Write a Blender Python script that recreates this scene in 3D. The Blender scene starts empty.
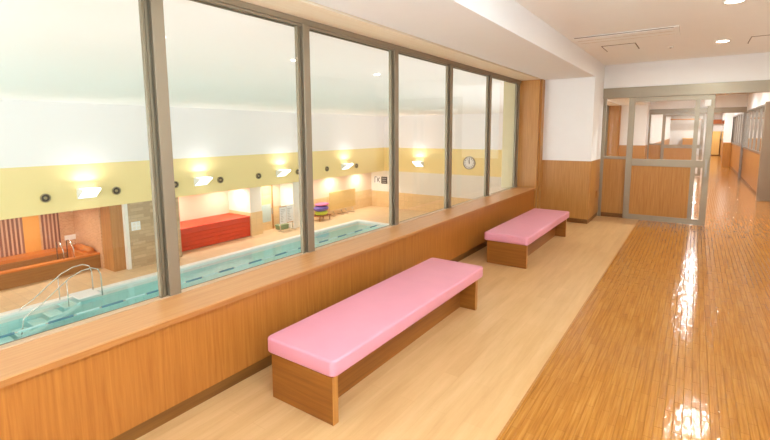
import bpy, bmesh, math, random
from mathutils import Vector, Matrix
random.seed(4)
S = bpy.context.scene
COL = S.collection

# ------------------------------------------------------------------ camera
F_PX, CX, CY = 444.7, 385.0, 187.1
YAW, PITCH, ROLL = 0.607, 0.123, -0.005
CAM_H = 1.5
fw = Vector((-math.sin(YAW)*math.cos(PITCH), math.cos(YAW)*math.cos(PITCH), -math.sin(PITCH)))
r0 = Vector((math.cos(YAW), math.sin(YAW), 0)); u0 = r0.cross(fw)
rt = r0*math.cos(ROLL) + u0*math.sin(ROLL)
up = -r0*math.sin(ROLL) + u0*math.cos(ROLL)
cd = bpy.data.cameras.new('camera'); cam = bpy.data.objects.new('camera', cd); COL.objects.link(cam)
m = Matrix((rt, up, -fw)).transposed().to_4x4(); m.translation = Vector((0, 0, CAM_H)); cam.matrix_world = m
cd.sensor_width = 36.0; cd.lens = F_PX*36.0/770.0
cd.shift_x = -(CX-385.0)/770.0; cd.shift_y = (CY-220.0)/770.0
cd.clip_start = 0.05; cd.clip_end = 200
S.camera = cam

# ------------------------------------------------------------------ colour management, world
S.view_settings.view_transform = 'Standard'; S.view_settings.look = 'None'
S.view_settings.gamma = 1.0; S.view_settings.use_curve_mapping = False
S.view_settings.exposure = 0.3
w = bpy.data.worlds.new('world'); S.world = w; w.use_nodes = True
w.node_tree.nodes['Background'].inputs[0].default_value = (0.8, 0.88, 1, 1)
w.node_tree.nodes['Background'].inputs[1].default_value = 1.0

def area(name, loc, rot, sx, sy, power, color=(1, 1, 1), spread=180, disc=False, parent=None):
    l = bpy.data.lights.new(name, 'AREA'); l.shape = 'DISK' if disc else 'RECTANGLE'
    l.size = sx; l.size_y = sy; l.energy = power; l.color = color; l.spread = math.radians(spread)
    o = bpy.data.objects.new(name, l); COL.objects.link(o)
    o.location = loc; o.rotation_euler = rot
    if parent: o.parent = parent
    return o

# added fill light beside the viewer, tilted up to brighten the ceiling
area('side_fill', (1.22, -.55, 1.35), (0, math.radians(162), 0), 1.4, 3.7, 350, (0.73, 0.95, 1.10))
# added fill light in front of the pool hall's left wall, out of view
area('pool_hall_fill', (-9.0, -5.9, -0.3), (math.radians(90), 0, 0), 12.0, 4.8, 600, (0.96, 0.98, 1.0))
DOWNLIGHT_W, FAR_DOWNLIGHT_W = 13.5, 38.0
UPLIGHT_W, NEAR_UPLIGHT_W, SOFFIT_W = 26.0, 36.0, 26.0

# ------------------------------------------------------------------ materials
def rgb(r, g, b):
    f = lambda c: (c/255/12.92) if c/255 <= .04045 else ((c/255+.055)/1.055)**2.4
    return (f(r), f(g), f(b), 1)

def newmat(name):
    mt = bpy.data.materials.new(name); mt.use_nodes = True
    nt = mt.node_tree; return mt, nt, nt.nodes['Principled BSDF']

def plain(name, c, rough=.5, metal=0, noise=.03, scale=6, spec=.5, bump=0, bscale=300):
    mt, nt, p = newmat(name); N = nt.nodes; L = nt.links
    tc = N.new('ShaderNodeTexCoord'); nz = N.new('ShaderNodeTexNoise'); nz.inputs['Scale'].default_value = scale
    L.new(tc.outputs['Object'], nz.inputs['Vector'])
    mx = N.new('ShaderNodeMixRGB'); mx.blend_type = 'MULTIPLY'; mx.inputs[0].default_value = 1
    rp = N.new('ShaderNodeValToRGB'); a = 1-noise; rp.color_ramp.elements[0].color = (a, a, a, 1)
    rp.color_ramp.elements[0].position = .3; rp.color_ramp.elements[1].position = .7
    L.new(nz.outputs[0], rp.inputs[0]); mx.inputs[1].default_value = c; L.new(rp.outputs[0], mx.inputs[2])
    L.new(mx.outputs[0], p.inputs['Base Color'])
    p.inputs['Roughness'].default_value = rough; p.inputs['Metallic'].default_value = metal
    p.inputs['Specular IOR Level'].default_value = spec
    if bump:
        n2 = N.new('ShaderNodeTexNoise'); n2.inputs['Scale'].default_value = bscale; L.new(tc.outputs['Object'], n2.inputs['Vector'])
        b = N.new('ShaderNodeBump'); b.inputs['Strength'].default_value = bump; b.inputs['Distance'].default_value = .002
        L.new(n2.outputs[0], b.inputs['Height']); L.new(b.outputs[0], p.inputs['Normal'])
    return mt

def wood(name, c1, c2, axis='z', scale=40, rough=.35, stretch=.04, spec=.4):
    mt, nt, p = newmat(name); N = nt.nodes; L = nt.links
    tc = N.new('ShaderNodeTexCoord'); mp = N.new('ShaderNodeMapping')
    sc = [scale]*3; sc['xyz'.index(axis)] = scale*stretch
    mp.inputs['Scale'].default_value = sc
    L.new(tc.outputs['Object'], mp.inputs[0])
    n1 = N.new('ShaderNodeTexNoise'); n1.inputs['Scale'].default_value = 1; n1.inputs['Detail'].default_value = 5; n1.inputs['Roughness'].default_value = .65
    n1.inputs['Distortion'].default_value = .4
    L.new(mp.outputs[0], n1.inputs['Vector'])
    rp = N.new('ShaderNodeValToRGB'); rp.color_ramp.elements[0].position = .3; rp.color_ramp.elements[1].position = .72
    rp.color_ramp.elements[0].color = c2; rp.color_ramp.elements[1].color = c1
    L.new(n1.outputs[0], rp.inputs[0]); L.new(rp.outputs[0], p.inputs['Base Color'])
    p.inputs['Roughness'].default_value = rough; p.inputs['Specular IOR Level'].default_value = spec
    return mt

def planks(name, cols, along, bw, bl, rough, streak, bump, spec=.5, gap=(0.5, .5, .5, 1), mort=.035, offs=.37, wave=0, mixf=.75):
    """floor boards running along Y: brick pattern for the boards, stretched noise for the grain"""
    mt, nt, p = newmat(name); N = nt.nodes; L = nt.links
    tc = N.new('ShaderNodeTexCoord'); mp = N.new('ShaderNodeMapping')
    mp.inputs['Rotation'].default_value = (0, 0, math.radians(90) if along == 'y' else 0)
    L.new(tc.outputs['Object'], mp.inputs[0])
    br = N.new('ShaderNodeTexBrick'); br.offset = offs; br.inputs['Scale'].default_value = 1
    br.inputs['Brick Width'].default_value = bl; br.inputs['Row Height'].default_value = bw
    br.inputs['Mortar Size'].default_value = bw*mort; br.inputs['Mortar Smooth'].default_value = .8
    br.inputs['Color1'].default_value = (0, 0, 0, 1); br.inputs['Color2'].default_value = (1, 1, 1, 1); br.inputs['Mortar'].default_value = (.5, .5, .5, 1)
    L.new(mp.outputs[0], br.inputs['Vector'])
    m2 = N.new('ShaderNodeMapping'); m2.inputs['Scale'].default_value = streak; L.new(tc.outputs['Object'], m2.inputs[0])
    nz = N.new('ShaderNodeTexNoise'); nz.inputs['Scale'].default_value = 1; nz.inputs['Detail'].default_value = 6; nz.inputs['Roughness'].default_value = .65
    L.new(m2.outputs[0], nz.inputs['Vector'])
    ad = N.new('ShaderNodeMixRGB'); ad.blend_type = 'MIX'; ad.inputs[0].default_value = mixf
    L.new(br.outputs['Color'], ad.inputs[1]); L.new(nz.outputs[0], ad.inputs[2])
    rp = N.new('ShaderNodeValToRGB'); rp.color_ramp.elements[0].position = .25; rp.color_ramp.elements[0].color = cols[0]
    rp.color_ramp.elements[1].position = .75; rp.color_ramp.elements[1].color = cols[2]
    e = rp.color_ramp.elements.new(.5); e.color = cols[1]
    L.new(ad.outputs[0], rp.inputs[0])
    mm = N.new('ShaderNodeMixRGB'); mm.blend_type = 'MULTIPLY'; mm.inputs[2].default_value = gap
    L.new(br.outputs['Fac'], mm.inputs[0]); L.new(rp.outputs[0], mm.inputs[1]); L.new(mm.outputs[0], p.inputs['Base Color'])
    p.inputs['Roughness'].default_value = rough; p.inputs['Specular IOR Level'].default_value = spec
    sb = N.new('ShaderNodeMath'); sb.operation = 'MULTIPLY_ADD'; sb.inputs[1].default_value = -1.5
    L.new(br.outputs['Fac'], sb.inputs[0])
    m3 = N.new('ShaderNodeMapping'); m3.inputs['Scale'].default_value = (22, 9, 9); L.new(tc.outputs['Object'], m3.inputs[0])
    n3 = N.new('ShaderNodeTexNoise'); n3.inputs['Scale'].default_value = 1; n3.inputs['Detail'].default_value = 2; L.new(m3.outputs[0], n3.inputs['Vector'])
    w3 = N.new('ShaderNodeMath'); w3.operation = 'MULTIPLY'; w3.inputs[1].default_value = 1.0 + wave
    L.new(n3.outputs[0], w3.inputs[0]); L.new(w3.outputs[0], sb.inputs[2])
    b = N.new('ShaderNodeBump'); b.inputs['Strength'].default_value = bump; b.inputs['Distance'].default_value = .003
    L.new(sb.outputs[0], b.inputs['Height']); L.new(b.outputs[0], p.inputs['Normal'])
    return mt

def tiles(name, c1, c2, mortar, bw, bh, rough=.4, wall='z', offs=0, ms=.01):
    mt, nt, p = newmat(name); N = nt.nodes; L = nt.links
    tc = N.new('ShaderNodeTexCoord'); sx = N.new('ShaderNodeSeparateXYZ'); mp = N.new('ShaderNodeCombineXYZ')
    L.new(tc.outputs['Object'], sx.inputs[0])
    u, v = {'z': ('X', 'Y'), 'x': ('Y', 'Z'), 'y': ('X', 'Z')}[wall]
    L.new(sx.outputs[u], mp.inputs[0]); L.new(sx.outputs[v], mp.inputs[1])
    br = N.new('ShaderNodeTexBrick'); br.offset = offs; br.inputs['Scale'].default_value = 1
    br.inputs['Brick Width'].default_value = bw; br.inputs['Row Height'].default_value = bh; br.inputs['Mortar Size'].default_value = ms
    br.inputs['Color1'].default_value = c1; br.inputs['Color2'].default_value = c2; br.inputs['Mortar'].default_value = mortar
    L.new(mp.outputs[0], br.inputs['Vector']); L.new(br.outputs['Color'], p.inputs['Base Color'])
    p.inputs['Roughness'].default_value = rough
    return mt

def schlick(N, L, f0):
    lw = N.new('ShaderNodeLayerWeight'); lw.inputs[0].default_value = .5
    pw = N.new('ShaderNodeMath'); pw.operation = 'POWER'; pw.inputs[1].default_value = 5
    L.new(lw.outputs['Facing'], pw.inputs[0])
    ma = N.new('ShaderNodeMath'); ma.operation = 'MULTIPLY_ADD'; ma.inputs[1].default_value = 1-f0; ma.inputs[2].default_value = f0
    L.new(pw.outputs[0], ma.inputs[0]); return ma.outputs[0]

def glass(name, tint=(1, 1, 1, 1), ior=1.35, rough=.0):
    mt, nt, p = newmat(name); N = nt.nodes; L = nt.links; N.remove(p)
    out = N['Material Output']; t = N.new('ShaderNodeBsdfTransparent'); t.inputs[0].default_value = tint
    g = N.new('ShaderNodeBsdfGlossy'); g.inputs['Roughness'].default_value = rough; g.inputs[0].default_value = (1, 1, 1, 1)
    fac = schlick(N, L, ((ior-1)/(ior+1))**2)
    mx = N.new('ShaderNodeMixShader'); L.new(fac, mx.inputs[0]); L.new(t.outputs[0], mx.inputs[1]); L.new(g.outputs[0], mx.inputs[2])
    L.new(mx.outputs[0], out.inputs[0])
    return mt

def emit(name, c, s):
    mt, nt, p = newmat(name)
    p.inputs['Base Color'].default_value = (.9, .9, .9, 1)
    p.inputs['Emission Color'].default_value = c; p.inputs['Emission Strength'].default_value = s
    return mt

M = {}
M['white'] = plain('white_wall_paint', rgb(242, 238, 235), .75, noise=.012)
M['ceiling'] = plain('ceiling_paint', rgb(248, 244, 238), .8, noise=.012)
M['panel_low'] = wood('wood_low_wall', rgb(190, 122, 54), rgb(164, 96, 37), 'z', 55, .35)
M['panel'] = wood('wood_wainscot', rgb(198, 144, 78), rgb(174, 116, 54), 'z', 60, .35)
M['panel_door'] = wood('wood_door_panel', rgb(198, 142, 74), rgb(172, 112, 50), 'z', 60, .35)
M['sill'] = wood('wood_sill', rgb(214, 158, 102), rgb(198, 136, 82), 'y', 50, .35)
M['sill_edge'] = wood('wood_sill_edge', rgb(186, 126, 70), rgb(168, 106, 54), 'y', 50, .35)
M['head'] = wood('wood_head', rgb(244, 226, 200), rgb(236, 212, 180), 'y', 50, .45)
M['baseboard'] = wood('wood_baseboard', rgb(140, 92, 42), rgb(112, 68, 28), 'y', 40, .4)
M['bench_wood_x'] = wood('bench_wood_end', rgb(162, 100, 38), rgb(130, 74, 22), 'x', 40, .35)
M['bench_wood_y'] = wood('bench_wood_long', rgb(162, 100, 38), rgb(130, 74, 22), 'y', 40, .35)
M['bench_edge'] = wood('bench_wood_edge', rgb(196, 134, 66), rgb(168, 106, 44), 'z', 50, .35)
M['pink'] = plain('pink_vinyl', rgb(230, 152, 168), .45, noise=.05, scale=5, bump=.25, bscale=260)
M['floor_pale'] = planks('pale_floor', [rgb(198, 150, 98), rgb(210, 166, 114), rgb(220, 178, 128)], 'y', .10, 1.0, .33, (16, 1.4, 16), .05, .45, (.97, .95, .93, 1), mixf=.85)
M['floor_dark'] = planks('orange_floor', [rgb(144, 86, 26), rgb(180, 116, 44), rgb(200, 140, 64)], 'y', .04, .30, .13, (85, 2.6, 85), .75, .45, (.98, .97, .96, 1), wave=.25, mixf=.93, mort=.07)
M['frame'] = plain('bronze_frame', rgb(148, 132, 110), .42, .4, noise=.05)
M['frame_mid'] = plain('bronze_frame_rib', rgb(128, 116, 94), .42, .4, noise=.05)
M['frame_dark'] = plain('bronze_frame_groove', rgb(96, 86, 68), .45, .4, noise=.05)
M['rail_pale'] = plain('pale_frame_rail', rgb(214, 180, 146), .45, .2, noise=.03)
M['alu'] = plain('champagne_aluminium', rgb(158, 144, 124), .35, .45, noise=.05)
M['alu_grey'] = plain('grey_aluminium', rgb(160, 152, 142), .3, .7, noise=.05)
M['gasket'] = plain('dark_gasket', rgb(60, 50, 38), .6)
M['glass'] = glass('window_glass', (.985, .99, .985, 1), 1.3)
M['lens'] = emit('downlight_lens', (1, .95, .86, 1), 22)
M['trimwhite'] = plain('white_trim', rgb(244, 240, 234), .5)
M['slot'] = plain('dark_slot', rgb(120, 96, 70), .7)
M['seam'] = plain('cream_seam', rgb(206, 186, 160), .7)
# pool hall
M['hall_white'] = plain('hall_white', rgb(248, 244, 243), .85, noise=.01, scale=2)
M['hall_cream'] = plain('hall_cream_wall', rgb(242, 236, 224), .8, noise=.02)
M['peach'] = plain('peach_wall', rgb(240, 214, 186), .8, noise=.02)
M['yellow'] = plain('yellow_band', rgb(250, 226, 160), .75, noise=.02)
M['deck'] = tiles('deck_tile', rgb(232, 200, 156), rgb(224, 190, 146), rgb(214, 182, 140), .3, .3, .45)
M['tan_tile'] = tiles('tan_wall_tile', rgb(236, 202, 150), rgb(231, 195, 142), rgb(220, 186, 136), .3, .3, .45, 'x')
M['tan_tile_end'] = tiles('tan_end_wall_tile', rgb(236, 202, 150), rgb(231, 195, 142), rgb(220, 186, 136), .3, .3, .45, 'y')
M['stone'] = tiles('stone_cladding', rgb(182, 154, 118), rgb(206, 178, 140), rgb(176, 150, 114), .45, .12, .6, 'x', .5, .006)
M['bath_tile'] = tiles('bath_mosaic', rgb(218, 168, 124), rgb(202, 148, 106), rgb(222, 182, 142), .1, .06, .45, 'x', .5, .006)
M['bath_tile_side'] = tiles('bath_mosaic_side', rgb(218, 168, 124), rgb(202, 148, 106), rgb(222, 182, 142), .1, .06, .45, 'y', .5, .006)
M['bath_stripe'] = tiles('bath_brown_strips', rgb(122, 74, 54), rgb(152, 100, 76), rgb(206, 160, 128), .12, 9, .5, 'x', 0, .028)
M['bath_orange'] = plain('bath_orange_panel', rgb(228, 160, 78), .6)
M['bath_wood'] = wood('bath_wood', rgb(222, 138, 66), rgb(200, 112, 46), 'y', 12, .4)
M['bath_brown'] = wood('bath_brown_side', rgb(172, 120, 66), rgb(150, 98, 48), 'y', 12, .4)
M['column_wood'] = wood('column_wood', rgb(198, 142, 86), rgb(176, 118, 64), 'z', 14, .45)
M['red'] = plain('red_board', rgb(220, 66, 24), .55, noise=.1, scale=3)
M['coping'] = plain('white_coping', rgb(246, 244, 238), .5)
M['basin'] = tiles('basin_tile', rgb(230, 252, 249), rgb(224, 249, 247), rgb(206, 240, 240), .25, .25, .4)
M['basin_wall'] = tiles('basin_wall_tile', rgb(184, 236, 232), rgb(176, 230, 227), rgb(166, 222, 220), .25, .25, .4, 'x')
M['steel'] = plain('stainless_steel', rgb(220, 214, 206), .25, .8, noise=.03)
M['blue_float'] = plain('blue_float', rgb(84, 138, 160), .5)
M['white_float'] = plain('white_float', rgb(186, 226, 226), .5)
M['plastic_white'] = plain('white_plastic', rgb(244, 246, 244), .45)
M['step_pale'] = plain('pale_step_plastic', rgb(206, 238, 234), .45)
M['dark_hole'] = plain('nozzle_dark', rgb(70, 58, 44), .6)
M['nozzle'] = plain('nozzle_ring', rgb(170, 152, 112), .4, .4)
M['lamp'] = emit('wall_lamp_diffuser', (1, .98, .95, 1), 2.2)
M['black'] = plain('black_paint', rgb(40, 38, 36), .5)
M['paper'] = plain('white_paper', rgb(244, 243, 240), .7)
M['ink'] = plain('grey_print', rgb(190, 187, 182), .7)
M['purple'] = plain('purple_foam', rgb(104, 84, 160), .6); M['magenta'] = plain('pink_foam', rgb(226, 110, 150), .6)
M['lime'] = plain('lime_foam', rgb(214, 224, 72), .6); M['brown'] = plain('brown_crate', rgb(150, 92, 50), .6)
M['beige_board'] = plain('beige_board', rgb(232, 194, 124), .6, noise=.05)
M['green'] = plain('green_box', rgb(140, 158, 116), .6)
M['light_wood'] = wood('light_wood', rgb(240, 196, 120), rgb(226, 176, 98), 'z', 12, .4)
M['red_wood'] = wood('reddish_wood', rgb(196, 118, 70), rgb(172, 94, 50), 'x', 12, .4)
M['doorglass'] = plain('door_pane_frosted', rgb(190, 206, 200), .4)
M['blind'] = plain('hall_column_paint', rgb(196, 188, 152), .7)

# water: clear tinted surface with a fresnel sheen and small ripples
mt, nt, p = newmat('pool_water'); N = nt.nodes; L = nt.links; N.remove(p)
t = N.new('ShaderNodeBsdfTransparent'); t.inputs[0].default_value = rgb(238, 253, 252)
g = N.new('ShaderNodeBsdfGlossy'); g.inputs['Roughness'].default_value = .08
fac = schlick(N, L, .02)
mx = N.new('ShaderNodeMixShader'); nz = N.new('ShaderNodeTexNoise'); nz.inputs['Scale'].default_value = 1.6; nz.inputs['Detail'].default_value = 3
b = N.new('ShaderNodeBump'); b.inputs['Strength'].default_value = .25; b.inputs['Distance'].default_value = .06
tc = N.new('ShaderNodeTexCoord'); L.new(tc.outputs['Object'], nz.inputs['Vector'])
L.new(nz.outputs[0], b.inputs['Height']); L.new(b.outputs[0], g.inputs['Normal'])
L.new(fac, mx.inputs[0]); L.new(t.outputs[0], mx.inputs[1]); L.new(g.outputs[0], mx.inputs[2]); L.new(mx.outputs[0], N['Material Output'].inputs[0])
M['water'] = mt

# ------------------------------------------------------------------ mesh helpers
def B(): return bmesh.new()

def box(bm, x0, x1, y0, y1, z0, z1, bevel=0, seg=2):
    vs = [bm.verts.new((x, y, z)) for x in (x0, x1) for y in (y0, y1) for z in (z0, z1)]
    fs = [(0, 1, 3, 2), (4, 6, 7, 5), (0, 4, 5, 1), (2, 3, 7, 6), (0, 2, 6, 4), (1, 5, 7, 3)]
    fc = [bm.faces.new([vs[i] for i in f]) for f in fs]
    if bevel:
        es = list({e for f in fc for e in f.edges})
        bmesh.ops.bevel(bm, geom=es, offset=bevel, segments=seg, profile=.5, affect='EDGES')
    return bm

def tube(bm, pts, r, n=8):
    """round tube along a polyline"""
    pts = [Vector(q) for q in pts]; rings = []
    for i, q in enumerate(pts):
        d = (pts[min(i+1, len(pts)-1)] - pts[max(i-1, 0)]).normalized()
        a = d.cross(Vector((0, 0, 1)));
        if a.length < 1e-3: a = d.cross(Vector((0, 1, 0)))
        a.normalize(); c = d.cross(a)
        rings.append([bm.verts.new(q + a*r*math.cos(2*math.pi*k/n) + c*r*math.sin(2*math.pi*k/n)) for k in range(n)])
    for A, C in zip(rings, rings[1:]):
        for k in range(n): bm.faces.new((A[k], A[(k+1) % n], C[(k+1) % n], C[k]))
    bm.faces.new(rings[0][::-1]); bm.faces.new(rings[-1])
    return bm

def disc(bm, c, axis, r, h, n=24, r_in=0):
    """short cylinder (or ring) starting at c, running h along axis"""
    c = Vector(c); ax = Vector(axis).normalized(); a = ax.orthogonal().normalized(); d = ax.cross(a)
    ring = lambda rr, o: [bm.verts.new(c + ax*o + a*rr*math.cos(2*math.pi*k/n) + d*rr*math.sin(2*math.pi*k/n)) for k in range(n)]
    o0, o1 = ring(r, 0), ring(r, h)
    if r_in:
        i0, i1 = ring(r_in, 0), ring(r_in, h)
    for k in range(n):
        q = (k+1) % n
        bm.faces.new((o0[k], o0[q], o1[q], o1[k]))
        if r_in:
            bm.faces.new((i0[k], i1[k], i1[q], i0[q])); bm.faces.new((o1[k], o1[q], i1[q], i1[k])); bm.faces.new((o0[k], i0[k], i0[q], o0[q]))
    if not r_in: bm.faces.new(o0[::-1]); bm.faces.new(o1)
    return bm

def prism(bm, poly, axis, a0, a1):
    """extrude a 2D polygon along axis ('x' poly is (y,z); 'y' poly is (x,z); 'z' poly is (x,y))"""
    f = {'x': lambda q, a: (a, q[0], q[1]), 'y': lambda q, a: (q[0], a, q[1]), 'z': lambda q, a: (q[0], q[1], a)}[axis]
    A = [bm.verts.new(f(q, a0)) for q in poly]; C = [bm.verts.new(f(q, a1)) for q in poly]; n = len(poly)
    for k in range(n): bm.faces.new((A[k], A[(k+1) % n], C[(k+1) % n], C[k]))
    bm.faces.new(A[::-1]); bm.faces.new(C)
    return bm

def wpos(o):
    v = Vector((0, 0, 0))
    while o: v += Vector(o.location); o = o.parent
    return v

def obj(name, bm, mat, parent=None, base=None, smooth=False, label=None):
    """link bm (world coordinates) as one mesh object; origin at the parent's or at base"""
    pw = wpos(parent)
    if base is None:
        if parent: base = pw
        else:
            zs = [v.co for v in bm.verts]
            base = Vector((sum(c.x for c in zs)/len(zs), sum(c.y for c in zs)/len(zs), min(c.z for c in zs)))
    base = Vector(base)
    bmesh.ops.recalc_face_normals(bm, faces=bm.faces[:])
    bmesh.ops.translate(bm, verts=bm.verts, vec=-base)
    me = bpy.data.meshes.new(name); bm.to_mesh(me); bm.free(); me.materials.append(M[mat])
    if smooth:
        for q in me.polygons: q.use_smooth = True
    o = bpy.data.objects.new(name, me); COL.objects.link(o); o.location = base - pw
    if parent: o.parent = parent
    if label: o['label'] = label
    return o

def tag(o, label, cat, group=None, kind=None):
    o['label'] = label; o['category'] = cat
    if group: o['group'] = group
    if kind: o['kind'] = kind
    return o

def thing(name, label, cat, loc, group=None, kind=None):
    o = bpy.data.objects.new(name, None); COL.objects.link(o); o.location = loc; o.empty_display_size = .1
    return tag(o, label, cat, group, kind)

def struct(name, bm, mat, parent=None, label=None, cat=None):
    o = obj(name, bm, mat, parent, base=None if parent else (0, 0, 0))
    if not parent: tag(o, label, cat, None, 'structure')
    return o

def dup(root, loc, label):
    r = root.copy(); COL.objects.link(r); r.location = loc; r['label'] = label
    for ch in list(root.children):
        c = ch.copy(); COL.objects.link(c); c.parent = r
        for g in list(ch.children):
            d = g.copy(); COL.objects.link(d); d.parent = c
    return r

# ------------------------------------------------------------------ corridor shell
CEIL, XR, XL, YE = 2.61, 1.25, -1.345, 34.0
P1, P2 = 8.57, 17.87          # planes of the two glazed partitions
XS = -0.70                    # seam between the two floor coverings
WB, WT = .56, 2.285           # window bottom (sill top) and top
ZD = -3.2                     # pool deck

struct('floor', box(B(), -2.6, XS, -2.6, YE, -.12, 0), 'floor_pale', None, 'pale wood-look floor strip beside the window wall', 'floor')
struct('floor_corridor', box(B(), XS, 1.42, -2.6, YE, -.12, 0), 'floor_dark', None, 'shiny orange-brown wood-strip floor of the corridor', 'floor')
struct('trim_floor', box(B(), XS-.006, XS+.006, -2.6, P1, 0, .0015), 'bench_edge', None, 'thin seam strip where the pale and the orange floor meet', 'trim')
struct('ceiling', box(B(), XL, XR+.2, -2.6, YE, CEIL, CEIL+.15), 'ceiling', None, 'cream ceiling over the corridor', 'ceiling')

def bay(y0, y1, nm):
    """one window bay: low wall, sill, soffit, head board, end jamb and pilaster"""
    lw = struct('wall_left', box(B(), -2.54, -2.162, y0, y1, .075, WB-.03), 'panel_low', None, 'low wood-panelled wall under the %s window' % nm, 'wall')
    # joints between the veneer panels of the low wall
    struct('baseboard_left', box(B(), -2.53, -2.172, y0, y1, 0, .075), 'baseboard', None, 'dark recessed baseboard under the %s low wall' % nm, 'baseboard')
    struct('trim_sill', box(B(), -2.44, -2.135, y0, y1-.002, WB-.028, WB, .004, 1), 'sill', None, 'wide wooden window sill of the %s window' % nm, 'sill')
    struct('trim_sill_edge', box(B(), -2.135, -2.131, y0, y1-.002, WB-.030, WB-.003), 'sill_edge', None, 'darker front edge band of the %s window sill' % nm, 'trim')
    # soffit over the bay, lower than the corridor ceiling
    struct('ceiling_soffit', box(B(), -2.10, XL, y0, y1+.2, 2.342, CEIL+.15), 'white', None, 'white dropped soffit along the %s window' % nm, 'ceiling')
    struct('trim_curtain_groove', box(B(), -2.135, -2.10, y0, y1+.2, 2.375, CEIL+.15), 'slot', None, 'narrow groove between soffit and %s window head board' % nm, 'trim')
    struct('trim_head', box(B(), -2.47, -2.135, y0, y1+.02, 2.337, 2.40), 'head', None, 'pale wooden head board above the %s window' % nm, 'trim')
    struct('trim_jamb', box(B(), -2.50, -2.135, y1, y1+.18, 0, 2.345), 'panel', None, 'tall wooden jamb panel at the far end of the %s window' % nm, 'trim')
    struct('trim_jamb_edge', box(B(), -2.135, -2.105, y1+.06, y1+.2, 0, 2.345), 'panel', None, 'narrow dark edge strip between jamb and pilaster of the %s window' % nm, 'trim')

bay(-2.6, 7.505, 'near')
bay(P1+.05, 16.8, 'far')

def pilaster(y0, y1, nm):
    struct('wall_pilaster', box(B(), -2.62, XL, y0, y1, 1.02, CEIL), 'white', None, 'white upper part of the pilaster after the %s window' % nm, 'wall')
    struct('wall_pilaster_wainscot', box(B(), -2.62, XL+.004, y0-.004, y1, .075, 1.02), 'panel', None, 'wood wainscot on the pilaster after the %s window' % nm, 'wall')
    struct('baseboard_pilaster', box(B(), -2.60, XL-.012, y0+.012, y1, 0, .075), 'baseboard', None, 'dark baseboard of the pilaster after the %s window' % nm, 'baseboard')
pilaster(7.705, P1+.05, 'near')
pilaster(17.0, P2+.05, 'far')
struct('trim_switch_plate', box(B(), XL+.004, XL+.012, 8.28, 8.36, .36, .48), 'bench_edge', None, 'small outlet plate on the side of the near pilaster', 'outlet')

# left wall beyond the second partition
struct('wall_left_far', box(B(), -2.6, XL, P2+.05, YE, 1.0, CEIL), 'white', None, 'white corridor wall beyond the second partition', 'wall')
struct('wall_left_far_wainscot', box(B(), -2.6, XL+.004, P2+.05, YE, 0, 1.0), 'panel', None, 'wood wainscot beyond the second partition', 'wall')
# walls the camera does not face
struct('wall_back', box(B(), -2.62, XR, -2.75, -2.6, 0, CEIL), 'white', None, 'white wall behind the viewer', 'wall')
struct('wall_right_near', box(B(), XR, XR+.15, -2.6, P1-.03, 0, CEIL), 'white', None, 'white right wall of the near corridor', 'wall')
struct('wall_end', box(B(), -2.6, XR+.3, YE, YE+.15, 0, CEIL), 'white', None, 'white wall at the far end of the corridor', 'wall')

# right wall of the far corridor: wainscot, glazing, header
YP = 12.4      # the glazing starts at a grey post; nearer than it the wall steps back
struct('wall_right_recess', box(B(), 1.42, 1.55, P1-.03, YP, 0, CEIL), 'panel_door', None, 'wood-panelled recess on the right before the grey post', 'wall')
struct('trim_post', box(B(), 1.16, 1.42, YP-.14, YP, 0, 2.09, .004, 1), 'alu', None, 'broad grey metal post at the start of the right-hand glazing', 'trim')
struct('wall_right', box(B(), XR+.01, XR+.13, YP, YE, .0, .95), 'panel_door', None, 'wood wainscot along the right side of the far corridor', 'wall')
struct('wall_right_header', box(B(), XR, XR+.17, P1-.03, YE, 2.09, CEIL), 'white', None, 'white header above the right-hand corridor glazing', 'wall')
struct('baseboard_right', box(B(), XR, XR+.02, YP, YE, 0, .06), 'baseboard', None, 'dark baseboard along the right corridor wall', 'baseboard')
rw = thing('window_3', 'grey-mullioned glazing along the right side of the far corridor', 'window', (XR+.05, YP, .95), kind='structure')
bm = B(); box(bm, XR-.012, XR+.13, YP, YE, .95, 1.0); box(bm, XR-.012, XR+.13, YP, YE, 2.04, 2.09)
obj('window_frame', bm, 'alu_grey', rw)
y = YP+.55
k = 0
while y < 30:
    wdt = .05
    obj('mullion', box(B(), XR-.02, XR+.10, y, y+wdt, 1.0, 2.04), 'alu_grey', rw)
    y += .95; k += 1
obj('window_pane', box(B(), XR+.004, XR+.010, YP, YE, 1.0, 2.04), 'glass', rw)
# the room behind that glazing
struct('wall_right_room', box(B(), XR+2.4, XR+2.5, P1-.03, YE, 0, CEIL), 'hall_white', None, 'white wall of the room behind the right-hand glazing', 'wall')
struct('floor_right_room', box(B(), 1.42, XR+2.4, P1-.03, YE, -.12, -.01), 'floor_pale', None, 'floor of the room behind the right-hand glazing', 'floor')
struct('ceiling_right_room', box(B(), XR+.17, XR+2.4, P1-.03, YE, CEIL, CEIL+.1), 'ceiling', None, 'ceiling of the room behind the right-hand glazing', 'ceiling')
struct('wall_right_room_near', box(B(), XR+.13, XR+2.5, P1-.13, P1-.03, 0, CEIL), 'hall_white', None, 'near end wall of the room behind the right-hand glazing', 'wall')
struct('wall_right_pier', box(B(), .98, XR, 23.4, 24.0, 1.0, CEIL), 'white', None, 'white pier narrowing the far corridor on the right', 'wall')
struct('wall_right_pier_wainscot', box(B(), .976, XR, 23.396, 24.0, 0, 1.0), 'panel_door', None, 'wood-panelled foot of the pier in the far corridor', 'wall')

for y in (11.5, 15.5, 19.5, 24.5, 29.5):
    area('side_room_fill', (XR+1.3, y, CEIL-.02), (0, 0, 0), .6, 1.2, 45, (1, .98, .95))  # fill lights added to brighten the view through the right-hand glazing

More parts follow.
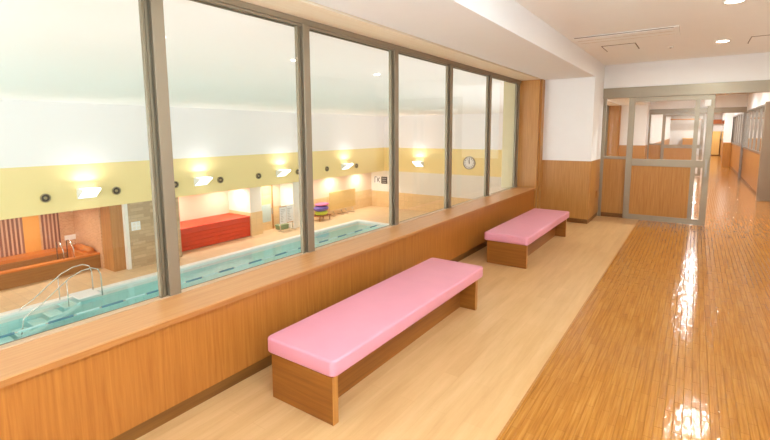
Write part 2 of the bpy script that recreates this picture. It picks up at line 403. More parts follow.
# ------------------------------------------------------------------ windows of the bay
def window(name, y0, y1, ms, label):
    r = thing(name, label, 'window', (-2.45, y0, WB), kind='structure')
    def frame_bar(nm, ya, yb):
        # a bronze mullion: flat face towards the corridor, grooved near side
        o = obj(nm, box(B(), -2.475, -2.438, ya+.045, yb, WB+.002, WT+.02, .002, 1), 'frame', r)
        g = B(); box(g, -2.478, -2.450, ya, ya+.012, WB+.002, WT-.005); box(g, -2.478, -2.455, ya+.018, ya+.030, WB+.002, WT-.005)
        obj('mullion_groove', g, 'frame_mid', o)
        g = B(); box(g, -2.480, -2.462, ya+.001, ya+.044, WB+.002, WT-.005)
        obj('mullion_gap', g, 'frame_dark', o)
        return o
    bm = B(); box(bm, -2.485, -2.44, y0, y1, WB-.004, WB+.004)
    obj('bottom_rail', bm, 'rail_pale', r)
    bm = B(); box(bm, -2.50, -2.486, y0, y1, WB-.02, WB+.003)
    obj('outer_rail', bm, 'frame_dark', r)
    o = obj('top_rail', box(B(), -2.475, -2.438, y0, y1, WT+.012, WT+.052), 'frame', r)
    obj('top_groove', box(B(), -2.495, -2.476, y0, y1, WT-.012, WT+.052), 'frame_dark', o)
    obj('top_stop', box(B(), -2.474, -2.450, y0, y1, WT-.004, WT+.011), 'frame', o)
    ed = [y0] + [yy for yy in ms] + [y1]
    for yy in ms: frame_bar('mullion', yy-.115, yy)
    for a, c in zip(ed, ed[1:]):
        obj('window_pane', box(B(), -2.470, -2.464, a+.001, c-.001, WB+.004, WT+.01), 'glass', r)
    return r
window('window_1', -2.6, 7.50, (-2.2, -1.0, .19, 1.395, 2.525, 3.757, 4.956, 6.208, 7.45), 'long interior window with bronze mullions overlooking the pool hall')
window('window_2', P1+.06, 16.8, tuple(P1+.06+1.2*k for k in range(1, 7)) + (16.70,), 'second interior window beyond the glazed partition')

# ------------------------------------------------------------------ glazed partitions with sliding doors
def partition(y, nm, idx):
    struct('wall_over_door', box(B(), XL, (1.42 if idx == 1 else XR), y-.03, y+.05, 2.22, CEIL), 'white', None, 'white wall strip above the %s door lintel' % nm, 'wall')
    struct('trim_lintel', box(B(), XL, (1.42 if idx == 1 else XR), y-.05, y+.07, 2.05, 2.22, .003, 1), 'alu', None, 'wide champagne metal lintel of the %s partition' % nm, 'trim')
    s = thing('window_%d' % (idx+3), 'fixed side panel of the %s partition, glass above wood' % nm, 'window', (XL, y, 0), kind='structure')
    obj('post', box(B(), XL, XL+.05, y+.0, y+.06, 0, 2.05), 'alu', s)
    obj('post', box(B(), -.93, -.87, y+.01, y+.06, 0, 2.05), 'alu', s)
    obj('rail', box(B(), XL+.05, -.93, y+.0, y+.06, 1.02, 1.065), 'alu', s)
    obj('wood_panel', box(B(), XL+.05, -.93, y+.01, y+.05, .075, 1.02), 'panel', s)
    obj('base_panel', box(B(), XL+.05, -.93, y+.02, y+.05, 0, .075), 'baseboard', s)
    obj('glass_pane', box(B(), XL+.05, -.93, y+.027, y+.033, 1.065, 2.05), 'glass', s)
    struct('trim_right_post', box(B(), XR-.06, XR+(.17 if idx == 1 else 0), y-.03, y+.05, 0, 2.05, .003, 1), 'alu_grey', None, 'grey right-hand post of the %s partition' % nm, 'trim')
    d = thing('door_%d' % idx, 'sliding %s door, champagne frame, glass above a wood panel' % nm, 'door', (-.36, y, 0), kind='structure')
    a, c = y-.045, y-.005
    obj('stile', box(B(), -.945, -.855, a, c, .01, 2.045, .002, 1), 'alu', d)
    obj('stile', box(B(), .125, .212, a, c, .01, 2.045, .002, 1), 'alu', d)
    obj('top_rail', box(B(), -.855, .125, a, c, 1.975, 2.045), 'alu', d)
    obj('middle_rail', box(B(), -.855, .125, a, c, .92, 1.035), 'alu', d)
    obj('bottom_rail', box(B(), -.855, .125, a, c, .01, .095), 'alu', d)
    obj('wood_panel', box(B(), -.855, -.03, a+.012, c-.008, .095, .92), 'panel_door', d)
    obj('inner_stile', box(B(), -.03, .03, a+.006, c-.004, .095, 1.975), 'alu', d)
    obj('glass_pane', box(B(), -.855, -.03, a+.017, a+.023, 1.035, 1.975), 'glass', d)
    obj('glass_strip', box(B(), .03, .125, a+.017, a+.023, .095, .92), 'glass', d)
    obj('glass_strip', box(B(), .03, .125, a+.017, a+.023, 1.035, 1.975), 'glass', d)
    pl = obj('pull_handle', box(B(), .15, .18, a-.012, a, .78, 1.05, .003, 1), 'alu_grey', d)
    obj('door_closer', box(B(), .085, .165, a-.03, a, 1.87, 1.97, .004, 1), 'trimwhite', d, label='small white box at the top of the door')
partition(P1, 'near', 1)
partition(P2, 'far', 2)

# ------------------------------------------------------------------ far end of the corridor
c = thing('cabinet', 'pale wood cabinet standing at the very end of the corridor', 'cabinet', (1.02, 33.6, 0))
obj('body', box(B(), .84, 1.22, 33.4, 33.95, .04, 1.45), 'light_wood', c)
obj('plinth', box(B(), .86, 1.22, 33.43, 33.95, 0, .04), 'baseboard', c)
obj('door', box(B(), .85, 1.21, 33.38, 33.40, .06, 1.43), 'light_wood', c)
struct('trim_end_header', box(B(), .62, XR, 33.8, 34.0, 1.9, 2.16), 'red_wood', None, 'reddish wood header on the corridor end wall', 'trim')
struct('door_3', box(B(), .58, .80, 33.86, 33.98, 0, 1.9), 'column_wood', None, 'narrow wooden door frame at the corridor end', 'door')
k = thing('counter', 'low wooden counter by the left side of the far corridor end', 'counter', (-.28, 33.5, 0))
obj('counter_body', box(B(), -.64, .08, 33.2, 33.9, 0, 1.0), 'panel_door', k)
obj('counter_top', box(B(), -.67, .11, 33.17, 33.92, 1.0, 1.04), 'light_wood', k)
struct('trim_end_beam', box(B(), XL, .3, 33.0, 33.3, 2.15, 2.22), 'column_wood', None, 'thin wooden beam high across the corridor end', 'trim')

# ------------------------------------------------------------------ ceiling fittings
def downlight(y, label):
    t = thing('ceiling_light', label, 'ceiling light', (.2, y, CEIL), 'downlights in a row along the corridor')
    obj('trim_ring', disc(B(), (.2, y, CEIL-.008), (0, 0, 1), .085, .012, 32, .066), 'trimwhite', t, smooth=False)
    obj('lens', disc(B(), (.2, y, CEIL-.005), (0, 0, 1), .066, .006, 32), 'lens', t)
    area('lamp', (0, 0, -.012), (0, 0, 0), .13, .13, DOWNLIGHT_W*(.45 if y < 2 else .8 if y < 4 else 1.25) if y < P1 else FAR_DOWNLIGHT_W, (.92, 1, .92) if y < P1 else (.92, .99, 1), 175, True, t)
for i, y in enumerate((-1.36, .76, 2.88, 5.0, 7.12, 9.26, 11.38, 13.5, 15.62, 19.8, 22.5, 25.0, 27.5, 30.0, 32.3)):
    lab = {5.0: 'lit round downlight nearest the camera, cut by the top edge of the photo',
           7.12: 'lit round downlight just in front of the glazed partition'}.get(y)
    if not lab:
        lab = ('lit round ceiling downlight overhead, number %d back from the photo\'s edge' % (4-i)) if y < 5 else ('lit round downlight in the far corridor, about %d m past the partition' % round(y-P1))
    downlight(y, lab)

ac = thing('air_conditioner', 'flat cream ceiling cassette air conditioner with a long dark slot, by the soffit', 'air conditioner', (-.76, 6.07, CEIL))
obj('panel', box(B(), -1.31, -.22, 5.80, 6.34, CEIL-.012, CEIL, .004, 1), 'ceiling', ac)
obj('outlet_slot', box(B(), -1.27, -.27, 5.80, 5.825, CEIL-.0135, CEIL-.011), 'slot', ac)
obj('flap', box(B(), -1.27, -.27, 5.85, 6.00, CEIL-.016, CEIL-.011), 'ceiling', ac)
bm = B(); box(bm, -1.27, -.27, 6.02, 6.03, CEIL-.014, CEIL-.011); box(bm, -1.27, -.27, 6.20, 6.206, CEIL-.014, CEIL-.011)
obj('grille_line', bm, 'seam', ac)
def hatch(x0, x1, y0, y1, label):
    h = thing('access_hatch', label, 'access panel', ((x0+x1)/2, (y0+y1)/2, CEIL), 'ceiling access hatches')
    obj('door_panel', box(B(), x0+.012, x1-.012, y0+.012, y1-.012, CEIL-.006, CEIL), 'ceiling', h)
    bm = B(); box(bm, x0, x1, y0, y0+.01, CEIL-.004, CEIL); box(bm, x1-.016, x1, y0, y1, CEIL-.004, CEIL)
    box(bm, x0, x1, y1-.006, y1, CEIL-.004, CEIL); box(bm, x0, x0+.006, y0, y1, CEIL-.004, CEIL)
    obj('edge_frame', bm, 'slot', h)
hatch(-1.10, -.70, 6.60, 7.08, 'square ceiling access hatch beside the air conditioner')
hatch(.47, .93, 7.0, 7.5, 'square ceiling access hatch at the right, past the second downlight')
sd = thing('smoke_detector', 'tiny round detector on the ceiling near the partition', 'detector', (-.35, 7.2, CEIL))
obj('detector_body', disc(B(), (-.35, 7.2, CEIL-.012), (0, 0, 1), .035, .012, 20), 'ceiling', sd)
obj('detector_lens', disc(B(), (-.35, 7.2, CEIL-.016), (0, 0, 1), .014, .004, 12), 'slot', sd)

# ------------------------------------------------------------------ benches
bx0, bx1, by0, by1, bz, bt = -1.888, -1.432, 1.585, 3.43, .262, .357
b1 = thing('bench', 'long pink-topped wooden bench nearest the camera, under the large panes', 'bench', ((bx0+bx1)/2, (by0+by1)/2, 0), 'pink cushioned benches along the window')
bm = box(B(), bx0-.042, bx1+.014, by0-.006, by1+.10, bz, bt-.004)
bmesh.ops.bevel(bm, geom=[e for e in bm.edges if abs((e.verts[0].co-e.verts[1].co).z) > .05], offset=.035, segments=5, profile=.5, affect='EDGES')
bmesh.ops.bevel(bm, geom=[e for e in bm.edges if abs(e.verts[0].co.z-e.verts[1].co.z) < .001 and len(e.link_faces) == 2 and e.calc_face_angle(0) > 1.0], offset=.014, segments=4, profile=.5, affect='EDGES')
obj('seat_cushion', bm, 'pink', b1, smooth=True)
for yy in (by0, by1-.042):
    lg = obj('side_panel', box(B(), bx0, bx1-.002, yy, yy+.042, 0, bz, .0015, 1), 'bench_wood_x', b1)
    obj('edge_band', box(B(), bx1-.002, bx1, yy, yy+.042, 0, bz), 'bench_edge', lg)
obj('centre_panel', box(B(), -1.60, -1.572, by0+.042, by1-.042, 0, bz), 'bench_wood_y', b1)
dup(b1, ((bx0+bx1)/2, (by0+by1)/2+3.185, 0), 'pink-topped wooden bench farther away, close to the white pilaster')

# ------------------------------------------------------------------ pool hall shell
XO, XM, XN = -15.9, -16.9, -18.0       # overhang front, lower wall, niche back
HC, BL, BH = 2.45, -.90, .55           # hall ceiling, yellow band bottom and top
YB, YF = -6.0, 22.8
struct('ceiling_pool_hall', box(B(), -19.2, -2.62, YB, YF, HC, HC+.2), 'hall_white', None, 'plain white ceiling of the pool hall', 'ceiling')
struct('wall_pool_far_upper', box(B(), -19.2, XO, YB, YF, BH, HC), 'hall_white', None, 'white upper wall of the pool hall above the yellow band', 'wall')
struct('wall_pool_far_band', box(B(), -19.2, XO, YB, YF, BL, BH), 'yellow', None, 'pale yellow band along the far pool hall wall', 'wall')
struct('wall_pool_end_upper', box(B(), -19.2, -2.5, YF, YF+.2, BH, HC), 'hall_white', None, 'white upper end wall of the pool hall', 'wall')
struct('wall_pool_end_band', box(B(), -19.2, -2.5, YF, YF+.2, BL, BH), 'yellow', None, 'pale yellow band on the pool hall end wall', 'wall')
struct('wall_pool_end_middle', box(B(), -19.2, -2.5, YF, YF+.2, -2.2, BL), 'hall_cream', None, 'off-white middle of the pool hall end wall', 'wall')
struct('wall_pool_end_wainscot', box(B(), -19.2, -2.5, YF, YF+.2, ZD, -2.2), 'tan_tile_end', None, 'tan tiled lower part of the pool hall end wall', 'wall')
struct('wall_pool_near', box(B(), -2.60, -2.54, YB, YF, ZD, WB-.06), 'hall_cream', None, 'pool hall wall under the viewing window', 'wall')
struct('wall_pool_near_upper', box(B(), -2.60, -2.54, YB, YF, 2.32, HC), 'hall_white', None, 'strip of wall above the viewing window on the pool side', 'wall')
struct('wall_pool_near_side', box(B(), -2.62, -2.5, YB, -2.6, WB-.04, 2.32), 'hall_white', None, 'pool hall wall beside the viewing window', 'wall')
struct('wall_pool_near_end', box(B(), -2.62, -2.5, 17.0, YF, WB-.04, 2.32), 'hall_white', None, 'pool hall wall past the second viewing window', 'wall')
struct('wall_hall_column', box(B(), -2.735, -2.54, 7.50, 8.55, WB-.04, HC), 'blind', None, 'cream column on the pool side at the end of the window', 'column')
struct('wall_pool_left', box(B(), -19.2, -2.5, YB-.2, YB, ZD, HC), 'hall_white', None, 'pool hall side wall behind the added fill light', 'wall')
# lower far wall with its niches
struct('wall_pool_far_lower', box(B(), -19.2, XM, 12.95, YF, -2.12, BL), 'peach', None, 'cream lower wall of the pool hall under the overhang', 'wall')
struct('wall_pool_far_wainscot', box(B(), -19.2, XM+.02, 12.96, YF, ZD, -2.12), 'tan_tile', None, 'tan tiled wainscot of the far pool hall wall', 'wall')
struct('wall_pool_pier_stone', box(B(), XN, XO+.02, 7.33, 9.2, ZD, BL), 'stone', None, 'grey-beige stone-clad pier on the far side of the pool', 'wall')
struct('trim_pier_edge', box(B(), XN, XO+.04, 7.22, 7.33, ZD, BL), 'hall_cream', None, 'pale edge strip at the left of the stone pier', 'trim')
struct('wall_bath_side', box(B(), -18.9, -16.75, 6.80, 7.22, ZD, BL), 'bath_tile_side', None, 'reddish mosaic side wall at the right of the hot bath', 'wall')
struct('wall_bath_column', box(B(), -16.75, XO-.12, 6.83, 7.22, ZD, BL), 'column_wood', None, 'brown column between the hot bath and the stone pier', 'column')
struct('wall_red_niche', box(B(), XN-.1, XN, 9.2, 12.9, ZD, BL), 'peach', None, 'peach back wall of the alcove above the red block', 'wall')
struct('wall_red_niche_side_wainscot', box(B(), XN, -16.40, 12.89, 13.56, ZD, -2.12), 'tan_tile', None, 'tan tiled foot of the pier right of the red block', 'wall')
struct('wall_red_niche_side', box(B(), XN, -16.42, 12.9, 13.55, -2.12, BL), 'hall_cream', None, 'cream pier between the red block alcove and the pool door', 'wall')
struct('wall_pool_column', box(B(), XM, XO-.1, 15.14, 15.66, ZD, BL), 'hall_cream', None, 'cream column beside the notice sheets', 'column')
struct('wall_bath_back', box(B(), -19.2, -18.9, YB, 6.83, ZD, BL), 'bath_tile', None, 'reddish mosaic back wall of the hot bath', 'wall')
# deck around the basin
PX0, PX1, PY0, PY1 = -14.62, -6.0, -4.5, 18.5
bm = B(); box(bm, -19.2, PX0-.14, YB, YF, ZD-.2, ZD); box(bm, PX1+.14, -2.6, YB, YF, ZD-.2, ZD)
box(bm, PX0-.14, PX1+.14, PY1+.14, YF, ZD-.2, ZD); box(bm, PX0-.14, PX1+.14, YB, PY0-.14, ZD-.2, ZD)
struct('floor_pool_deck', bm, 'deck', None, 'tan tiled deck around the swimming pool', 'floor')
bm = B(); box(bm, PX0-.14, PX0+.1, PY0-.14, PY1+.14, ZD-.2, ZD+.012); box(bm, PX1-.1, PX1+.14, PY0-.14, PY1+.14, ZD-.2, ZD+.012)
box(bm, PX0+.1, PX1-.1, PY1-.1, PY1+.14, ZD-.2, ZD+.012); box(bm, PX0+.1, PX1-.1, PY0-.14, PY0+.1, ZD-.2, ZD+.012)
struct('trim_pool_coping', bm, 'coping', None, 'white coping around the swimming pool edge', 'trim')
struct('floor_pool_basin', box(B(), PX0, PX1, PY0, PY1, ZD-1.0, ZD-.8), 'basin', None, 'pale turquoise bottom of the swimming pool', 'floor')
bm = B(); box(bm, PX0, PX0+.1, PY0, PY1, ZD-.8, ZD-.2); box(bm, PX1-.1, PX1, PY0, PY1, ZD-.8, ZD-.2)
box(bm, PX0+.1, PX1-.1, PY1-.1, PY1, ZD-.8, ZD-.2); box(bm, PX0+.1, PX1-.1, PY0, PY0+.1, ZD-.8, ZD-.2)
struct('wall_pool_basin', bm, 'basin_wall', None, 'turquoise tiled sides of the swimming pool', 'wall')
wt = B(); vs = [wt.verts.new(q) for q in ((PX0+.1, PY0+.1, ZD-.05), (PX1-.1, PY0+.1, ZD-.05), (PX1-.1, PY1-.1, ZD-.05), (PX0+.1, PY1-.1, ZD-.05))]; wt.faces.new(vs)
o = obj('pool_water', wt, 'water', None, base=(0, 0, ZD-.05)); tag(o, 'clear turquoise water filling the swimming pool', 'water', None, 'stuff')

# lane rope of alternating dark and white floats
lr = thing('lane_rope', 'lane rope of dark blue and white floats lying along the pool', 'lane rope', (-13.13, 7.0, ZD-.05))
obj('cable', tube(B(), [(-13.13, PY0+.1, ZD-.05), (-13.13, PY1-.1, ZD-.05)], .012, 6), 'steel', lr)
y = PY0+.4; i = 0
while y < PY1-.6:
    obj('float_dark' if i % 2 else 'float_white', tube(B(), [(-13.13, y, ZD-.045), (-13.13, y+.55, ZD-.045)], .03, 8), 'blue_float' if i % 2 else 'white_float', lr)
    y += .62; i += 1

# pool stairs with handrails
st = thing('pool_stairs', 'white submerged pool steps with curved steel handrails', 'pool steps', (-14.3, 4.6, ZD))
obj('platform', box(B(), -14.75, -14.05, 5.0, 5.6, ZD+.012, ZD+.05, .01, 1), 'plastic_white', st)
for i in range(5):
    obj('tread', box(B(), -14.50, -13.95, 4.62-.36*i, 4.95-.36*i, ZD-.10-.13*i, ZD-.06-.13*i, .008, 1), 'step_pale', st)
for xx in (-14.58, -13.98):
    zb = ZD
    pts = [(xx, 5.58, zb), (xx, 5.58, zb+.62), (xx, 5.52, zb+.80), (xx, 5.36, zb+.88), (xx, 5.1, zb+.86), (xx, 4.8, zb+.74), (xx, 4.45, zb+.48), (xx, 4.1, zb+.20), (xx, 3.85, zb+.06), (xx, 3.7, zb-.05), (xx, 3.62, zb-.5)]
    obj('handrail', tube(B(), pts, .017, 8), 'steel', st, smooth=True)
    obj('rail_post', tube(B(), [(xx, 4.72, zb+.68), (xx, 4.72, zb-.1)], .014, 8), 'steel', st, smooth=True)
    obj('stringer', prism(B(), [(5.0, zb-.02), (5.0, zb-.14), (3.2, zb-.78), (3.2, zb-.66)], 'x', xx-.015, xx+.015), 'step_pale', st)

# ------------------------------------------------------------------ hot bath in the left niche
hb = thing('hot_bath', 'stepped hot bath with orange-brown ledges in the left niche', 'bath', (-17.8, 4.0, ZD))
obj('front_wall', box(B(), -17.15, -16.95, YB+.05, 6.80, ZD, -2.72), 'bath_brown', hb)
obj('front_rim', box(B(), -17.18, -16.92, YB+.05, 6.80, -2.72, -2.66, .01, 1), 'bath_wood', hb)
obj('basin_floor', box(B(), -18.88, -17.15, YB+.05, 6.80, ZD, -3.0), 'bath_brown', hb)
obj('back_ledge', box(B(), -18.88, -18.35, YB+.05, 6.80, -3.0, -2.62), 'bath_wood', hb)
obj('back_riser', box(B(), -18.35, -18.33, YB+.05, 6.30, -3.0, -2.74), 'bath_brown', hb)
bm = B(); tube(bm, [(-18.3, 6.62, -2.58), (-17.2, 6.62, -2.58)], .11, 16)
obj('end_bolster', bm, 'bath_wood', hb, smooth=True)
obj('end_ledge', box(B(), -18.33, -17.15, 6.42, 6.80, -3.0, -2.66), 'bath_wood', hb)
bm = B()
for yy in (5.75, 6.05):
    tube(bm, [(-17.6, yy, -3.0), (-17.6, yy, -2.15), (-17.35, yy, -2.1), (-17.06, yy, -2.35), (-17.06, yy, -2.66)], .018, 8)
obj('grab_rail', bm, 'steel', hb, smooth=True)
for i, (ya, yb, mm) in enumerate(((4.55, 5.25, 'bath_stripe'), (5.25, 5.72, 'bath_orange'), (5.78, 6.32, 'bath_stripe'), (3.2, 3.75, 'bath_stripe'), (3.75, 4.2, 'bath_orange'))):
    struct('trim_bath_panel', box(B(), -18.9, -18.885, ya, yb, -2.62, BL), mm, None, ('brown striped' if mm == 'bath_stripe' else 'orange') + ' wall panel behind the hot bath, %s' % ('far left', 'between the striped panels', 'beside the mosaic', 'out of frame', 'left of the window edge')[i], 'wall panel')
pl = thing('bath_plaque', 'small pale plaque on the mosaic wall above the hot bath', 'sign', (-16.9, 6.6, -2.2))
pl.location = (-18.89, 6.72, -2.2)
obj('plate', box(B(), -18.9, -18.87, 6.45, 6.80, -2.42, -2.24), 'hall_cream', pl)

# fittings on the stone pier
sp = thing('switch_panel', 'small white panel high on the stone pier', 'switch panel', (XO+.02, 7.72, -1.7))
obj('plate', box(B(), XO+.02, XO+.05, 7.42, 7.72, -1.86, -1.56, .005, 1), 'plastic_white', sp)
bm = B()
for a in range(2):
    for c_ in range(2): box(bm, XO+.05, XO+.058, 7.45+.14*a, 7.55+.14*a, -1.83+.14*c_, -1.73+.14*c_)
obj('button', bm, 'hall_cream', sp)
tp = thing('wall_tap', 'small steel tap on the stone pier near the window mullion', 'tap', (XO+.02, 8.6, -2.3))
obj('flange', disc(B(), (XO+.02, 8.6, -2.28), (1, 0, 0), .08, .02, 16), 'steel', tp)
obj('spout', tube(B(), [(XO+.03, 8.6, -2.28), (XO+.16, 8.6, -2.28), (XO+.20, 8.6, -2.34)], .03, 8), 'steel', tp)
ob = thing('outlet_box', 'small pale outlet box low on the stone pier', 'outlet', (XO+.02, 8.5, -2.95))
obj('box_body', box(B(), XO+.02, XO+.07, 8.36, 8.56, -2.98, -2.84, .006, 1), 'plastic_white', ob)
obj('box_lid', box(B(), XO+.07, XO+.078, 8.38, 8.54, -2.965, -2.855), 'hall_cream', ob)

# ------------------------------------------------------------------ red slatted block in the alcove
rb = thing('red_block', 'large red slatted block filling the alcove across the pool', 'storage block', (-17.2, 11.0, ZD))
obj('top_board', box(B(), -17.95, -16.45, 9.25, 12.88, -2.33, -2.27, .006, 1), 'red', rb)
obj('core', box(B(), -17.93, -16.52, 9.27, 12.86, ZD+.02, -2.33), 'red', rb)
for i in range(5):
    obj('slat', box(B(), -16.52, -16.46, 9.25, 12.88, ZD+.02+.17*i, ZD+.186+.17*i, .008, 1), 'red', rb)

# ------------------------------------------------------------------ pool door, notices, floats, board
dr = thing('door_4', 'pool hall door with pale frosted glass and a yellow header', 'door', (XM+.02, 14.12, ZD), kind='structure')
obj('door_leaf', box(B(), XM+.02, XM+.05, 13.79, 14.52, ZD, -1.05), 'tan_tile', dr)
obj('header_panel', box(B(), XM+.05, XM+.06, 13.85, 14.45, -1.5, -1.12), 'beige_board', dr)
obj('glass_pane', box(B(), XM+.05, XM+.06, 13.85, 14.45, -2.8, -1.95), 'doorglass', dr)
obj('door_jamb', box(B(), XM+.02, XM+.08, 13.72, 13.79, ZD, -1.0), 'column_wood', dr)
obj('door_jamb', box(B(), XM+.02, XM+.08, 14.52, 14.59, ZD, -1.0), 'column_wood', dr)
obj('door_handle', box(B(), XM+.06, XM+.12, 14.47, 14.51, -2.45, -2.15), 'steel', dr)

ns = thing('notice_stand', 'stand with two white notice sheets beside the pool door', 'notice board', (-15.95, 14.64, ZD))
obj('back_board', box(B(), -15.99, -15.96, 14.20, 15.08, -2.84, -1.98), 'rail_pale', ns)
for i, yy in enumerate((14.21, 14.65)):
    s = obj('sheet', box(B(), -15.96, -15.952, yy, yy+.42, -2.83+.04*i, -2.03+.04*i), 'paper', ns)
    bm = B()
    for q in range(8): box(bm, -15.952, -15.949, yy+.05, yy+.16+.2*random.random(), -2.72+.08*q, -2.69+.08*q)
    obj('print_line', bm, 'ink', s)
for yy in (14.22, 15.02):
    bm = B(); box(bm, -15.99, -15.96, yy, yy+.04, ZD+.03, -2.84); box(bm, -16.1, -15.75, yy, yy+.04, ZD, ZD+.03); obj('stand_leg', bm, 'steel', ns)
gb = thing('green_bin', 'low grey-green bin on the deck behind the notice sheets', 'bin', (-16.45, 14.9, ZD))
obj('bin_body', prism(B(), [(14.50, ZD), (15.00, ZD), (15.04, ZD+.20), (14.46, ZD+.20)], 'x', -16.6, -16.25), 'green', gb)
obj('bin_rim', box(B(), -16.62, -16.23, 14.44, 15.06, ZD+.20, ZD+.23, .006, 1), 'green', gb)

fr_ = thing('float_rack', 'small brown trolley carrying coloured pool floats', 'trolley', (-16.3, 17.45, ZD))
obj('tray', box(B(), -16.6, -16.0, 17.0, 17.9, -2.95, -2.9), 'brown', fr_)
for xx in (-16.56, -16.08):
    for yy in (17.04, 17.82): obj('leg', box(B(), xx, xx+.04, yy, yy+.04, ZD, -2.95), 'brown', fr_)
def blob(name, c, r, mat, label, g):
    bm = B(); bmesh.ops.create_uvsphere(bm, u_segments=20, v_segments=12, radius=1)
    for v in bm.verts: v.co = Vector((c[0]+v.co.x*r[0], c[1]+v.co.y*r[1], c[2]+max(min(v.co.z, .72), -.72)*r[2]))
    o = obj(name, bm, mat, None, smooth=True); tag(o, label, 'pool float', g)
blob('pool_float', (-16.3, 17.45, -2.795), (.30, .42, .14), 'lime', 'lime yellow pool float at the bottom of the stack', 'stacked pool floats')
blob('pool_float', (-16.3, 17.42, -2.55), (.34, .48, .18), 'purple', 'purple pool float in the middle of the stack', 'stacked pool floats')
blob('pool_float', (-16.3, 17.50, -2.335), (.32, .46, .09), 'magenta', 'pink pool float on top of the stack', 'stacked pool floats')

bb = thing('board_on_stand', 'large blank beige board on a tube stand at the pool end', 'board', (-16.5, 19.2, ZD))
obj('board', box(B(), -16.55, -16.50, 18.35, 20.65, -2.85, -1.82, .01, 1), 'beige_board', bb)
obj('board_frame', box(B(), -16.56, -16.49, 18.30, 20.70, -2.91, -2.85, .006, 1), 'tan_tile', bb)
for yy in (18.6, 19.3, 19.7, 20.3):
    bm = B(); tube(bm, [(-16.5, yy, -2.9), (-16.3, yy, ZD+.03), (-16.75, yy, ZD+.03)], .022, 6); obj('stand_tube', bm, 'steel', bb)

# recessed lamps in the underside of the overhang and niches
for (x, y) in ((-17.6, 2.6), (-17.6, 5.4), (-17.1, 10.0), (-17.1, 12.2), (-16.3, 14.2), (-16.3, 16.6), (-16.3, 18.8), (-16.3, 21.2)):
    area('soffit_lamp', (x, y, BL-.01), (0, 0, 0), .2, .2, SOFFIT_W, (1, .96, .90), 170, True)

# ------------------------------------------------------------------ wall lamps, air nozzles, clock, signs
def wall_lamp(pos, nrm, label, watts=None):
    x, y, z = pos
    t = thing('wall_lamp', label, 'wall lamp', pos, 'white wedge wall lamps on the yellow band')
    def P(a, h, d):      # a along the wall, h height, d out of the wall
        return (x+d, y+a, z+h) if nrm == 'x' else (x-d, y+a, z+h) if nrm == 'n' else (x+a, y-d, z+h)
    def solid(poly, a0, a1, mat, nm):
        bm = B(); n = len(poly)
        A = [bm.verts.new(P(a0, h, d)) for d, h in poly]; C = [bm.verts.new(P(a1, h, d)) for d, h in poly]
        for k in range(n): bm.faces.new((A[k], A[(k+1) % n], C[(k+1) % n], C[k]))
        bm.faces.new(A[::-1]); bm.faces.new(C); return obj(nm, bm, mat, t)
    solid([(0, -.19), (.05, -.19), (.42, .06), (.42, .10), (0, .10)], -.25, .25, 'lamp', 'diffuser')
    solid([(0, -.22), (.05, -.22), (.05, -.19), (0, -.19)], -.27, .27, 'plastic_white', 'base_plate')
    solid([(0, -.19), (.05, -.19), (.43, .06), (.43, .11), (0, .11)], -.27, -.25, 'plastic_white', 'end_cap')
    solid([(0, -.19), (.05, -.19), (.43, .06), (.43, .11), (0, .11)], .25, .27, 'plastic_white', 'end_cap')
    off = {'x': (.24, 0, .14), 'n': (-.24, 0, .14), 'y': (0, -.24, .14)}[nrm]
    tilt = math.radians(38); rr = {'x': (0, math.pi+tilt, 0), 'n': (0, math.pi-tilt, 0), 'y': (math.pi+tilt, 0, 0)}[nrm]
    area('lamp', off, rr, .5 if nrm == 'y' else .36, .36 if nrm == 'y' else .5, watts or UPLIGHT_W, (.97, .98, 1) if nrm == 'n' else (1, .985, .955), 180, False, t)
for y, lab in ((2.0, 'white wedge wall lamp hidden past the photo\'s left edge'), (6.14, 'lit white wedge wall lamp above the hot bath'), (10.15, 'lit white wedge wall lamp above the left of the red block'),
               (14.3, 'lit white wedge wall lamp above the notice sheets'), (18.95, 'lit white wedge wall lamp above the beige board')):
    wall_lamp((XO, y, -.33), 'x', lab)
for i, y in enumerate((2.0, 6.14, 10.15, 14.3, 18.95)):
    wall_lamp((-2.6, y, -.33), 'n', 'added unseen lamp number %d on the near pool wall, below the viewing window' % (i+1), NEAR_UPLIGHT_W*(.3, .75, 1.7, 3.0, 4.4)[i])  # unseen uplights added below the window to light the hall ceiling
wall_lamp((-13.31, YF, -.33), 'y', 'lit white wedge wall lamp on the end wall')
wall_lamp((-5.4, YF, -.33), 'y', 'white wedge wall lamp on the end wall, hidden right of the clock')

for y, lab in ((1.0, 'round air nozzle out of frame at the left'), (3.0, 'round air nozzle beyond the left frame edge'), (5.03, 'round dark air nozzle left of the lamp above the hot bath'), (7.03, 'round dark air nozzle right of the lamp above the hot bath'),
               (9.1, 'round dark air nozzle behind the first mullion'), (11.04, 'round dark air nozzle right of the lamp over the red block'), (12.99, 'round dark air nozzle above the pool door side of the red block'),
               (15.4, 'round dark air nozzle just left of the second mullion'), (17.5, 'round dark air nozzle left of the lamp over the beige board'), (20.0, 'round dark air nozzle right of the lamp over the beige board')):
    t = thing('air_nozzle', lab, 'air vent', (XO, y, -.41), 'round air nozzles on the yellow band')
    obj('ring', disc(B(), (XO, y, -.41), (1, 0, 0), .135, .05, 28, .11), 'nozzle', t)
    obj('throat', disc(B(), (XO, y, -.41), (1, 0, 0), .11, .012, 28), 'dark_hole', t)
    obj('core', disc(B(), (XO+.012, y, -.41), (1, 0, 0), .045, .03, 20), 'nozzle', t)

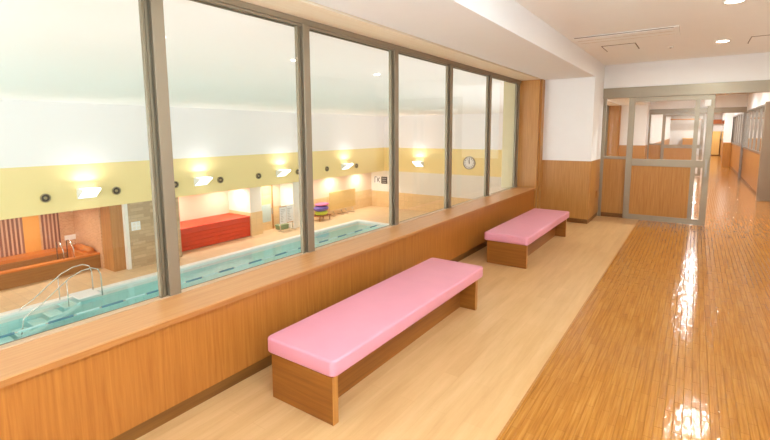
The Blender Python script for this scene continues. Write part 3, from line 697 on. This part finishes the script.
ck = thing('clock', 'round white wall clock on the yellow band of the end wall', 'clock', (-10.15, YF, -.21))
CXK, CZK = -10.15, -.21
obj('rim', disc(B(), (CXK, YF, CZK), (0, -1, 0), .36, .06, 40, .31), 'alu_grey', ck)
obj('face', disc(B(), (CXK, YF, CZK), (0, -1, 0), .315, .03, 40), 'paper', ck)
bm = B()
for h in range(12):
    a = h*math.pi/6; q = Vector((CXK+.25*math.sin(a), 0, CZK+.25*math.cos(a))); box(bm, q.x-.022, q.x+.022, YF-.036, YF-.03, q.z-.022, q.z+.022)
obj('hour_mark', bm, 'black', ck)
def hand(a, ln, wd, nm):
    dx, dz = math.sin(a), math.cos(a); nx, nz_ = dz, -dx
    poly = [(CXK-dx*.04+nx*wd, CZK-dz*.04+nz_*wd), (CXK+dx*ln+nx*wd*.5, CZK+dz*ln+nz_*wd*.5), (CXK+dx*ln-nx*wd*.5, CZK+dz*ln-nz_*wd*.5), (CXK-dx*.04-nx*wd, CZK-dz*.04-nz_*wd)]
    obj(nm, prism(B(), poly, 'y', YF-.045, YF-.038), 'black', ck)
hand(math.radians(2), .24, .018, 'minute_hand'); hand(math.radians(-8), .15, .024, 'hour_hand')

s1 = thing('wall_sign', 'small white sign with a dark outlined symbol on the end wall', 'sign', (-16.42, YF, -1.48))
obj('plate', box(B(), -16.66, -16.20, YF-.02, YF, -1.72, -1.26), 'paper', s1)
bm = B(); box(bm, -16.62, -16.58, YF-.024, YF-.02, -1.68, -1.30); box(bm, -16.58, -16.46, YF-.024, YF-.02, -1.34, -1.30)
box(bm, -16.40, -16.36, YF-.024, YF-.02, -1.62, -1.36); prism(bm, [(-16.36, -1.52), (-16.36, -1.46), (-16.24, -1.34), (-16.22, -1.38)], 'y', YF-.024, YF-.02); prism(bm, [(-16.36, -1.46), (-16.36, -1.52), (-16.24, -1.66), (-16.22, -1.62)], 'y', YF-.024, YF-.02)
obj('symbol', bm, 'black', s1)
s2 = thing('wall_sign', 'small dark square sign on the end wall, right of the white one', 'sign', (-15.88, YF, -1.5))
obj('plate', box(B(), -16.10, -15.66, YF-.02, YF, -1.72, -1.28), 'black', s2)
bm = B()
for q in range(3): box(bm, -16.04, -15.72, YF-.024, YF-.02, -1.64+.12*q, -1.60+.12*q)
obj('symbol', bm, 'ink', s2)
